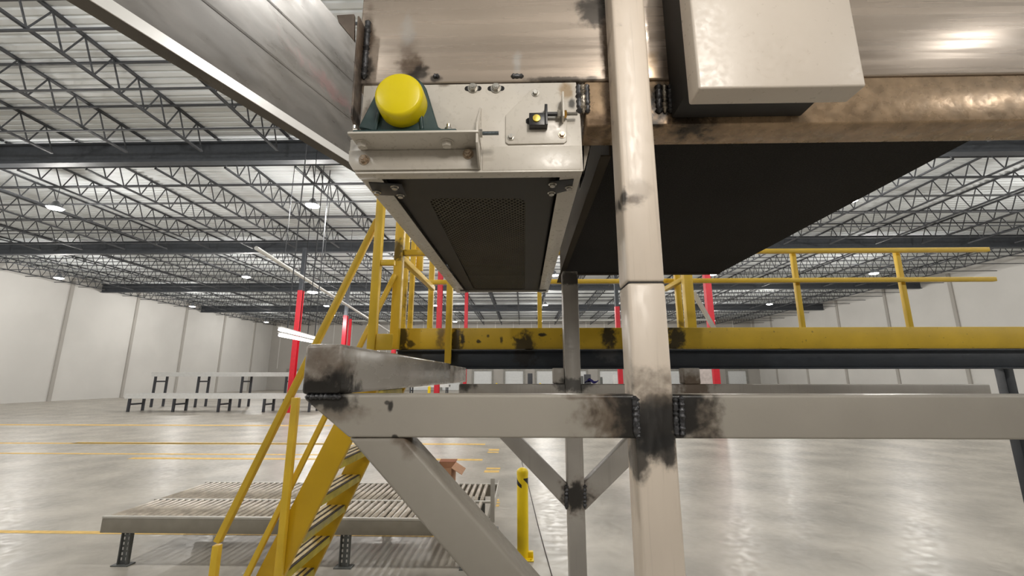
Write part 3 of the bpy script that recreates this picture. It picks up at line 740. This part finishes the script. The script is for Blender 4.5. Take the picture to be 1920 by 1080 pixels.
_, xc1 = vpost(757, 560, 4.25, .05, pzm+.05, ztr)
_, xc2 = vpost(770, 560, 4.45, .05, pzm+.05, ztr)
_, xr1 = vpost(807, 560, YQ-.06, .06, pzm+.05, ztr)
_, xr2 = vpost(1012, 585, YQ-.05, .05, pzm+.05, ztr)
_, xn1 = vpost(1294, 560, 4.4, .09, pzm+.05, ztr)
_, xn2 = vpost(1275, 570, 4.75, .06, pzm+.05, ztr)
_, xr4 = vpost(1500, 560, YQ-.05, .05, pzm+.05, ztr)
_, xr5 = vpost(1700, 560, YQ-.05, .05, pzm+.05, ztr)
zq = P(1100, 529, YQ-.05).z
def hbar(x0, x1, y, z, h=.05, nm='mid_rail'): bm = NB(); box(bm, x0, x1, y, y+h, z-h/2, z+h/2); pb(nm, bm)
hbar(xr1-.02, plx1, YQ-.112, zq, .05); hbar(xr1-.02, plx1, YQ-.112, ztr-.03, .05, 'top_rail')
hbar(xg2+.037, 1.2, YP-.06, zmr, .05); hbar(xg2+.037, xg5-.03, YP-.06, ztr, .05, 'top_rail')
bm = NB(); beam(bm, P(753, 484, YP+.03), P(812, 541, YQ-.2), .05, .055); pb('mid_rail', bm)
bm = NB(); beam(bm, P(1289, 519, 4.42), P(1246, 543, 4.95), .05, .05); pb('mid_rail', bm)
x = P(784, 490, 4.45).x; bm = NB(); box(bm, x-.035, x+.035, 4.5, 4.55, P(784, 507, 4.5).z, ztr); pb('picket', bm)
bm = NB(); box(bm, xn2, xn1, 4.41, 4.45, pz1-.02, pz1+.03); pb('toe_rail', bm)
# brace of another rail far right
bm = NB(); pa = P(1300, 548, 4.6); pb2 = P(1340, 618, 4.6); pdd = (pb2-pa).normalized(); beam(bm, pa, pa - pdd*((pa.z-(pzm+.075))/pdd.z), .055, .03); mk('pale_brace', bm, M_wall_white); o = bpy.data.objects['pale_brace']; o['label'] = 'pale slanting bar beyond the right guardrail post'; o['category'] = 'bar'

# ================================================================== STAIR
YS1, YS2 = 3.3, 4.1
a_ = P(536, 970, YS1); b_ = P(619, 808, YS1); r_ = P(556, 1031, YS1); r2 = P(647, 834, YS1)
sd = (b_-a_).normalized(); sdx = sd.x/sd.z
def on_left(z): return a_.x + (z-a_.z)*sdx
wst = (r_.x + (a_.z-r_.z)*sdx) - a_.x         # horizontal width of the stringer
stair = thing('steel_stair', (on_left(.9), YS1+.4, 0), 'steep yellow steel stair with grip-strip treads at the left', 'stairs')
ztopst = P(960, 662, YS1).z
M_str = mat('stringer_yellow', (204, 164, 26), .36, var=.08, scale=2.5, bump=.02)
for (y, th) in ((YS1, .045), (YS2, .045)):
    bm = NB(); prism(bm, [(on_left(0), y, 0), (on_left(ztopst), y, ztopst), (on_left(ztopst)+wst, y, ztopst), (on_left(0)+wst, y, 0)], (0, .008, 0))
    # flanges of the channel
    for s in (0, wst-.008):
        prism(bm, [(on_left(0)+s, y+.008, 0), (on_left(ztopst)+s, y+.008, ztopst), (on_left(ztopst)+s+.008, y+.008, ztopst), (on_left(0)+s+.008, y+.008, 0)], (0, th, 0))
    mk('stringer', bm, M_str, stair, bevel=.002)
# treads
zt = [P(537, 1076, YS1+.06).z, P(568, 1008, YS1+.06).z, P(604, 935, YS1+.06).z, P(637, 864, YS1+.06).z]
rise = (zt[3]-zt[0])/3
M_tread = mat('tread_yellow', (190, 172, 60), .55, var=.2, scale=9, burns_glints=[(tuple(P(600, 980, 3.6)), (.14,.35,.06), .5, (.30,.30,.28))])
M_grit = mat('tread_grit', (52, 42, 34), .8, var=.2, scale=50)
M_bronze = mat('tread_worn_top', (196, 168, 92), .5, var=.3, scale=14)
z = zt[0]; zs_ = []
while z > .15: z -= rise
z += rise
while z < ztopst - .1: zs_.append(z); z += rise
xbe = P(568, 1008, YS1+.06).x - (on_left(zt[1]))     # offset of tread back edge
for k, z in enumerate(zs_):
    xb = on_left(z) + xbe; dpt = .19
    bm = NB(); box(bm, xb-dpt, xb, YS1+.054, YS2-.002, z-.006, z-.001); box(bm, xb-.006, xb, YS1+.054, YS2-.002, z-.055, z-.006); box(bm, xb-dpt, xb-dpt+.006, YS1+.054, YS2-.002, z-.045, z-.006)
    tr = mk('tread', bm, M_tread, stair, bevel=.001)
    for q, (u0, u1, mm) in enumerate(((.004, .024, M_grit), (.030, .062, M_bronze), (.068, .080, M_grit), (.086, .120, M_bronze), (.126, .138, M_grit), (.144, .184, M_bronze))):
        bm = NB(); box(bm, xb-u1, xb-u0, YS1+.058, YS2-.006, z-.001, z+.003); mk('grip_strip' if mm is M_grit else 'tread_bar', bm, mm, tr)
# handrails of the stair
hr = thing('stair_handrail', (on_left(.9), YS1, .3), 'yellow sloping handrail on the near side of the stair', 'railing')
h0 = P(538, 755, YS1+.0); h1 = P(703, 423, YS1); hd = (h1-h0).normalized()
hs = h0 - hd*((h0.z-1.0)/hd.z)
bm = NB(); beam(bm, hs, h1 + hd*.05, .045, .05, up=(0,1,0)); pb('top_rail', bm, hr)
bm = NB(); box(bm, hs.x-.024, hs.x+.024, YS1-.024, YS1+.024, 0, hs.z-.02); pb('rail_post', bm, hr)
m0 = P(548, 900, YS1); m1 = P(739, 513, YS1+.17); md = (m1-m0).normalized(); ms = m0 - md*((m0.z-.55)/md.z); m1e = m1
bm = NB(); beam(bm, ms+Vector((0,.03,0)), m1e+Vector((0,.03,0)), .038, .038, up=(0,1,0)); pb('mid_rail', bm, hr)
x = P(545, 880, YS1-.01).x
bm = NB(); box(bm, x-.024, x+.024, YS1-.058, YS1-.008, P(545, 1010, YS1).z-.25, P(545, 745, YS1).z); pb('rail_post', bm, hr)
xg = P(704, 560, YS1-.02).x
bm = NB(); box(bm, xg-.031, xg+.031, YS1-.062, YS1-.002, P(700, 656, YS1).z-.3, P(708, 380, YS1).z+.55); pb('rail_post', bm, hr)
bm = NB(); box(bm, xg+.0315, P(736, 640, YS1-.05).x, YS1-.050, YS1-.038, P(715, 657, YS1).z, P(715, 627, YS1).z); pb('toe_plate', bm, hr)
bm = NB(); box(bm, xg+.0315, P(739, 495, YS1-.05).x, YS1-.055, YS1-.015, P(725, 500, YS1).z, P(725, 490, YS1).z); pb('mid_rail', bm, hr)

# ================================================================== ROLLER CONVEYOR on the floor
fp0 = Pz(645, 1066); YV = fp0.y; vz = P(700, 972, YV).z
YV2 = yz(905, vz, 700); YVm = yz(938, vz, 700)
vx1 = P(928, 940, (YV+YV2)/2).x; vx0 = vx1 - 4.6
M_rail = mat('galv_rail', (190, 186, 178), .4, metal=.2, var=.06)
M_chan = mat('grey_channel', (140, 134, 122), .5, var=.08)
M_leg = mat('grey_leg', (92, 94, 92), .5, var=.08)
M_roller = mat('worn_roller', (176, 166, 152), .38, metal=.35, var=.2, scale=7)
rc = thing('roller_conveyor', ((vx0+vx1)/2, YV, 0), 'low two-lane roller conveyor on the floor behind the diagonal brace', 'conveyor')
bm = NB(); box(bm, vx0, vx1, YV, YV+.03, vz-.18, vz-.025); mk('side_channel', bm, M_chan, rc, bevel=.003)
bm = NB(); box(bm, vx0, vx1, YV2-.03, YV2, vz-.18, vz-.025); mk('side_channel', bm, M_chan, rc, bevel=.003)
for y in (YV-.005, YVm-.02, YV2-.035):
    bm = NB(); box(bm, vx0, vx1, y, y+.04, vz-.024, vz+.002); mk('roller_rail', bm, M_rail, rc, bevel=.003)
for x in [vx0+.35+k*1.05 for k in range(5)]:
    bm = NB(); box(bm, x-.02, x+.02, YV+.04, YV2-.04, vz-.17, vz-.10); mk('cross_member', bm, M_chan, rc)
n = int((vx1-vx0-.1)/.087); rolls = []
for (y0, y1) in ((YV+.036, YVm-.021), (YVm+.021, YV2-.036)):
    bm = NB(); lathe(bm, (0, y0+.006, 0), (0,1,0), [(0,.022),(.002,.0265),(y1-y0-.014,.0265),(y1-y0-.012,.022)], 14)
    me = bpy.data.meshes.new('roller'); bm.to_mesh(me); bm.free(); me.materials.append(M_roller)
    for p in me.polygons: p.use_smooth = len(p.vertices) == 4
    for k in range(n):
        o = bpy.data.objects.new('roller', me); COL.objects.link(o); o.parent = rc
        o.location = Vector((vx0+.07+k*.087, 0, vz-.022)) - rc.location
for px in (645,):
    for (xx, yy) in [(P(px, 1030, YV).x + s, y) for s in (0, -2.6) for y in (YV+.005, YV2-.065)]:
        bm = NB(); box(bm, xx-.055, xx-.045, yy, yy+.055, .012, vz-.181); box(bm, xx+.045, xx+.055, yy, yy+.055, .012, vz-.181); box(bm, xx-.045, xx+.045, yy+.025, yy+.03, .012, vz-.181)
        lg = mk('leg', bm, M_leg, rc)
        bm = NB(); box(bm, xx-.10, xx+.10, yy-.03, yy+.085, 0, .012); mk('foot_plate', bm, M_leg, lg)
        bm = NB()
        for i in range(6):
            for sx in (-.028, .028): box(bm, xx+sx-.008, xx+sx+.008, yy+.0235, yy+.0249, .05+i*.055, .08+i*.055)
        mk('slot_row', bm, M_wall_white, lg)
xx = vx1-.25
for yy in (YV+.005, YV2-.065):
    bm = NB(); box(bm, xx-.05, xx+.05, yy+.02, yy+.03, .012, vz-.181); box(bm, xx-.055, xx-.045, yy, yy+.055, .012, vz-.181); lg = mk('leg', bm, M_leg, rc)
    bm = NB(); box(bm, xx-.10, xx+.10, yy-.03, yy+.085, 0, .012); mk('foot_plate', bm, M_leg, lg)
pE = P(923, 935, YV)
bm = NB(); box(bm, vx1, vx1+.05, YV-.01, YV+.012, vz-.03, P(925, 897, YV).z); box(bm, vx1, vx1+.012, YV+.012, YV2, vz-.1, vz+.05); mk('end_stop', bm, M_rail, rc, bevel=.002)
bm = NB()
box(bm, vx1+.0, vx1+.09, YV+.03, YV+.12, vz-.30, vz-.11); mk('drive_box', bm, M_leg, rc, bevel=.004)

# cardboard box
M_card = mat('cardboard', (176, 132, 100), .8, var=.06, scale=10)
M_card_in = mat('cardboard_inside', (150, 96, 70), .8, var=.06, scale=10)
cb = Pz(838, 926); w_ = .42; bx = P(836, 890, cb.y+0).x; yb0 = YV2+.25
bxl = P(812, 890, yb0).x; bxr = P(846, 890, yb0).x; bzt = P(830, 871, yb0+.3).z
carton = thing('cardboard_box', ((bxl+bxr)/2, yb0+.25, 0), 'open brown cardboard box on the floor behind the roller conveyor', 'box')
bm = NB(); box(bm, bxl, bxr, yb0, yb0+.006, 0, bzt); box(bm, bxl, bxr, yb0+.5, yb0+.506, 0, bzt); box(bm, bxl, bxl+.006, yb0+.006, yb0+.5, 0, bzt); box(bm, bxr-.006, bxr, yb0+.006, yb0+.5, 0, bzt); box(bm, bxl, bxr, yb0, yb0+.5, 0, .006)
mk('carton_body', bm, M_card, carton)
bm = NB(); prism(bm, [(bxr, yb0, bzt), (bxr, yb0+.5, bzt), (bxr+.17, yb0+.5, bzt-.10), (bxr+.17, yb0, bzt-.10)], (0,0,.006)); mk('flap', bm, M_card, carton)
bm = NB(); prism(bm, [(bxl, yb0+.5, bzt), (bxr, yb0+.5, bzt), (bxr, yb0+.66, bzt+.02), (bxl, yb0+.66, bzt+.02)], (0,0,.006)); mk('flap', bm, M_card_in, carton)

# ================================================================== BOLLARD
M_bol = mat('bollard_yellow', (250, 216, 18), .4, var=.03, scale=4)
bb = Pz(984, 1046); rB = 10.3/F*math.hypot(bb.y, H)*.98; hB = P(979, 878, bb.y).z
bol = thing('yellow_bollard', (bb.x, bb.y, 0), 'bright yellow steel bollard with a black zigzag band standing on the floor', 'bollard')
bxx = P(980, 960, bb.y).x; rB = (P(990.5, 960, bb.y).x - P(969.5, 960, bb.y).x)/2
bol.location = (bxx, bb.y, 0)
bm = NB(); lathe(bm, (bxx, bb.y, .012), (0,0,1), [(0,rB),(hB-.05,rB),(hB-.03,rB*.93),(hB-.015,rB*.7),(hB-.005,rB*.35),(hB-.003,.003)], 36); mk('bollard_post', bm, M_bol, bol, smooth=True)
bm = NB(); lathe(bm, (bxx, bb.y, hB-.02), (0,0,1), [(-.055,rB*1.04),(-.02,rB*1.04),(.0,rB*.97),(.016,rB*.72),(.024,rB*.36),(.026,.003)], 36); mk('dome_cap', bm, M_bol, bol, smooth=True)
bm = NB(); box(bm, bxx-.10, bxx+.13, bb.y-.12, bb.y+.12, 0, .012); mk('base_plate', bm, M_bol, bol, bevel=.003)
for s in (-.07, .10):
    mk('bolt', bolt_bm((bxx+s, bb.y-.09, .012), (0,0,1), .012, .012), M_bol, bol)
bm = NB(); box(bm, bxx+rB*.85, bxx+.125, bb.y-.03, bb.y+.03, .012, .075); mk('base_lug', bm, M_bol, bol, bevel=.006)
# zigzag band patches wrapped on the post
def wrap(pts):   # pts (angle deg, z) quad strip columns: (ang, z0, z1)
    bm = NB(); r1 = rB*1.012; pv = None
    for (a, z0, z1) in pts:
        q = math.radians(a); c = (bxx + r1*math.cos(q), bb.y + r1*math.sin(q))
        cur = (bm.verts.new((c[0], c[1], z0)), bm.verts.new((c[0], c[1], z1)))
        if pv: bm.faces.new((pv[0], cur[0], cur[1], pv[1]))
        pv = cur
    return bm
zb1 = P(980, 897, bb.y).z; zb2 = P(980, 909, bb.y).z; zb0 = zb1; dzz = zb1-zb2
for sh_ in (0, 180):
    strip = []
    for k in range(9):
        a = -180 + sh_ + k*80/8; f = k/8; strip.append((a, zb1 - dzz*(.6+.6*f) - .01, zb1 - dzz*(.9*f)**1.0*1.2+.02))
    bm = wrap(strip); mk('band_patch', bm, M_bs, bol)
    strip = []
    for k in range(9):
        a = -80 + sh_ + k*80/8; f = k/8; strip.append((a, zb1 - dzz*(1.2*f), zb1 + .012*(1)))
    bm = wrap(strip); mk('band_patch', bm, M_bs, bol)

# thin cable on the floor
M_cable = mat('black_cable', (48, 40, 36), .6)
pts = []
for k, (px, py) in enumerate(((974, 830), (977, 860), (983, 885), (990, 908), (999, 945), (1010, 990), (1022, 1034), (1036, 1084), (1060, 1180))): 
    q = Pz(px, py); q.z = .006; pts.append(q)
bm = NB(); tube(bm, pts, .006, 6); o = mk('floor_cable', bm, M_cable); o['label'] = 'thin dark cable lying across the floor beside the bollard'; o['category'] = 'cable'
# blue rag on the rear beam
M_rag = mat('blue_rag', (52, 48, 120), .9, var=.2, scale=40)
q = P(1108, 738, YR+.05)
bm = NB(); n_ = 9; gv = {}
zr = zr1+.004
for i in range(n_):
    for j in range(n_):
        u, v = i/(n_-1), j/(n_-1); gv[i,j] = bm.verts.new((q.x-.035+.075*u+.006*math.sin(9*v), YR+.012+.07*v, zr+.012+.012*math.sin(7*u+3*v)*math.cos(5*v)+.014*math.exp(-((u-.45)**2+(v-.4)**2)*14)))
for i in range(n_-1):
    for j in range(n_-1): bm.faces.new((gv[i,j], gv[i+1,j], gv[i+1,j+1], gv[i,j+1]))
o = mk('rag', bm, M_rag, smooth=True); md_ = o.modifiers.new('th', 'SOLIDIFY'); md_.thickness = .003
o['label'] = 'crumpled blue rag lying on the rear beam at the foot of the grey column'; o['category'] = 'rag'

# ================================================================== FAR THINGS
M_white = mat('white_machine', (222, 222, 220), .4, var=.04)
M_dark = mat('dark_machine', (58, 60, 66), .5, var=.06)
def far_conveyor(x0, x1, Y, z, lab, wdt=1.2):
    t = thing('far_conveyor', ((x0+x1)/2, Y, 0), lab, 'conveyor')
    bm = NB(); box(bm, x0, x1, Y, Y+.08, z-.3, z); box(bm, x0, x1, Y+wdt-.08, Y+wdt, z-.3, z); mk('side_rail', bm, M_white, t)
    bm = NB(); box(bm, x0, x1, Y+.08, Y+wdt-.08, z-.12, z-.05); mk('belt', bm, M_dark, t)
    n = max(2, int((x1-x0)/3)+1)
    for k in range(n):
        x = x0+.3+k*(x1-x0-.6)/(n-1); bm = NB(); box(bm, x-.06, x+.06, Y+.02, Y+.14, 0, z-.3); box(bm, x-.06, x+.06, Y+wdt-.14, Y+wdt-.02, 0, z-.3); box(bm, x-.04, x+.04, Y+.14, Y+wdt-.14, z-.7, z-.6); mk('leg', bm, M_dark, t)
    return t
x1 = P(590, 740, 27).x
far_conveyor(x1-12, x1, 27, 1.1, 'low white conveyor with dark legs at the far left floor')
far_conveyor(x1-14, x1-.6, 31, 2.45, 'raised white conveyor behind the low one at the far left')
x1 = P(850, 730, 48).x
far_conveyor(x1-9, x1-.5, 48, 1.3, 'long white conveyor far off, in the gap over the cross beam')
# small upright items by the far wall
def locker(px, wpx, ytop, Y, lab, m, nm='equipment_stand', cat='stand'):
    x = P(px, 715, Y).x; w2 = wpx/F*Y/2; zt2 = P(px, ytop, Y).z
    t = thing(nm, (x, Y, 0), lab, cat)
    bm = NB(); box(bm, x-w2, x+w2, Y, Y+.3, zt2*.35, zt2); mk('housing', bm, m, t, bevel=.02)
    bm = NB(); box(bm, x-w2*.3, x+w2*.3, Y+.1, Y+.2, 0.04, zt2*.35-.001); mk('stem', bm, M_dark, t)
    bm = NB(); box(bm, x-w2*.8, x+w2*.8, Y-.1, Y+.4, 0, .04); mk('foot', bm, M_dark, t)
locker(994, 9, 700, 40, 'dark grey upright screen before the white dock door', M_dark)
locker(1102, 12, 702, 38, 'dark upright screen just right of the grey rear column', M_dark)
locker(1091, 6, 705, 41, 'narrow dark cabinet at the right side of the grey rear column', M_leg)
locker(1154, 8, 703, 44, 'white cabinet beside the red column left of the beige post', M_white)
locker(1128, 4, 707, 44, 'small dark stand on the far floor between column and post', M_leg)
locker(1321, 30, 690, 20, 'pinkish pale cabinet at the right behind the cross beam', mat('pale_cabinet', (196, 184, 180), .5))
# strip lights at left
M_tube = emit('fluorescent_tube', (1, .99, .96), 9)
for (p0, p1, lab) in (((536, 621), (596, 636), 'upper row of bright fluorescent tubes at the far left'), ((536, 631), (594, 643), 'lower row of bright fluorescent tubes at the far left')):
    a_ = P(*p0, 12); b_ = P(*p1, 19); d_ = (b_-a_); a2_ = a_ - d_*.12
    t = thing('strip_light', (a2_+b_)/2, lab, 'lamp')
    bm = NB(); cyl(bm, a2_, b_, .035, 10); mk('tube', bm, M_tube, t, smooth=True)
    up_ = Vector((0,0,.07)); bm = NB(); beam(bm, a2_+up_, b_+up_, .10, .03); mk('reflector', bm, M_white, t)
    for k in range(4):
        p = a2_.lerp(b_, (k+.5)/4); bm = NB(); box(bm, p.x-.008, p.x+.008, p.y-.008, p.y+.008, p.z+.09, ZC)
        mk('hanger', bm, M_joist, t)
# far yellow posts by the docks
for k, (px, lab) in enumerate(((931, 'tiny yellow post left of the white dock door by the dark screen'), (1013, 'tiny yellow post at the dock door left of the grey column'), (805, 'small yellow post seen under the side beam'))):
    Y = 62 if k < 2 else 42; x = P(px, 722, Y).x; bm = NB(); lathe(bm, (x, Y, 0), (0,0,1), [(0,.14),(1.15,.14),(1.25,.05)], 14); o = mk('yellow_post', bm, M_bol, smooth=True); o['label'] = lab; o['category'] = 'post'
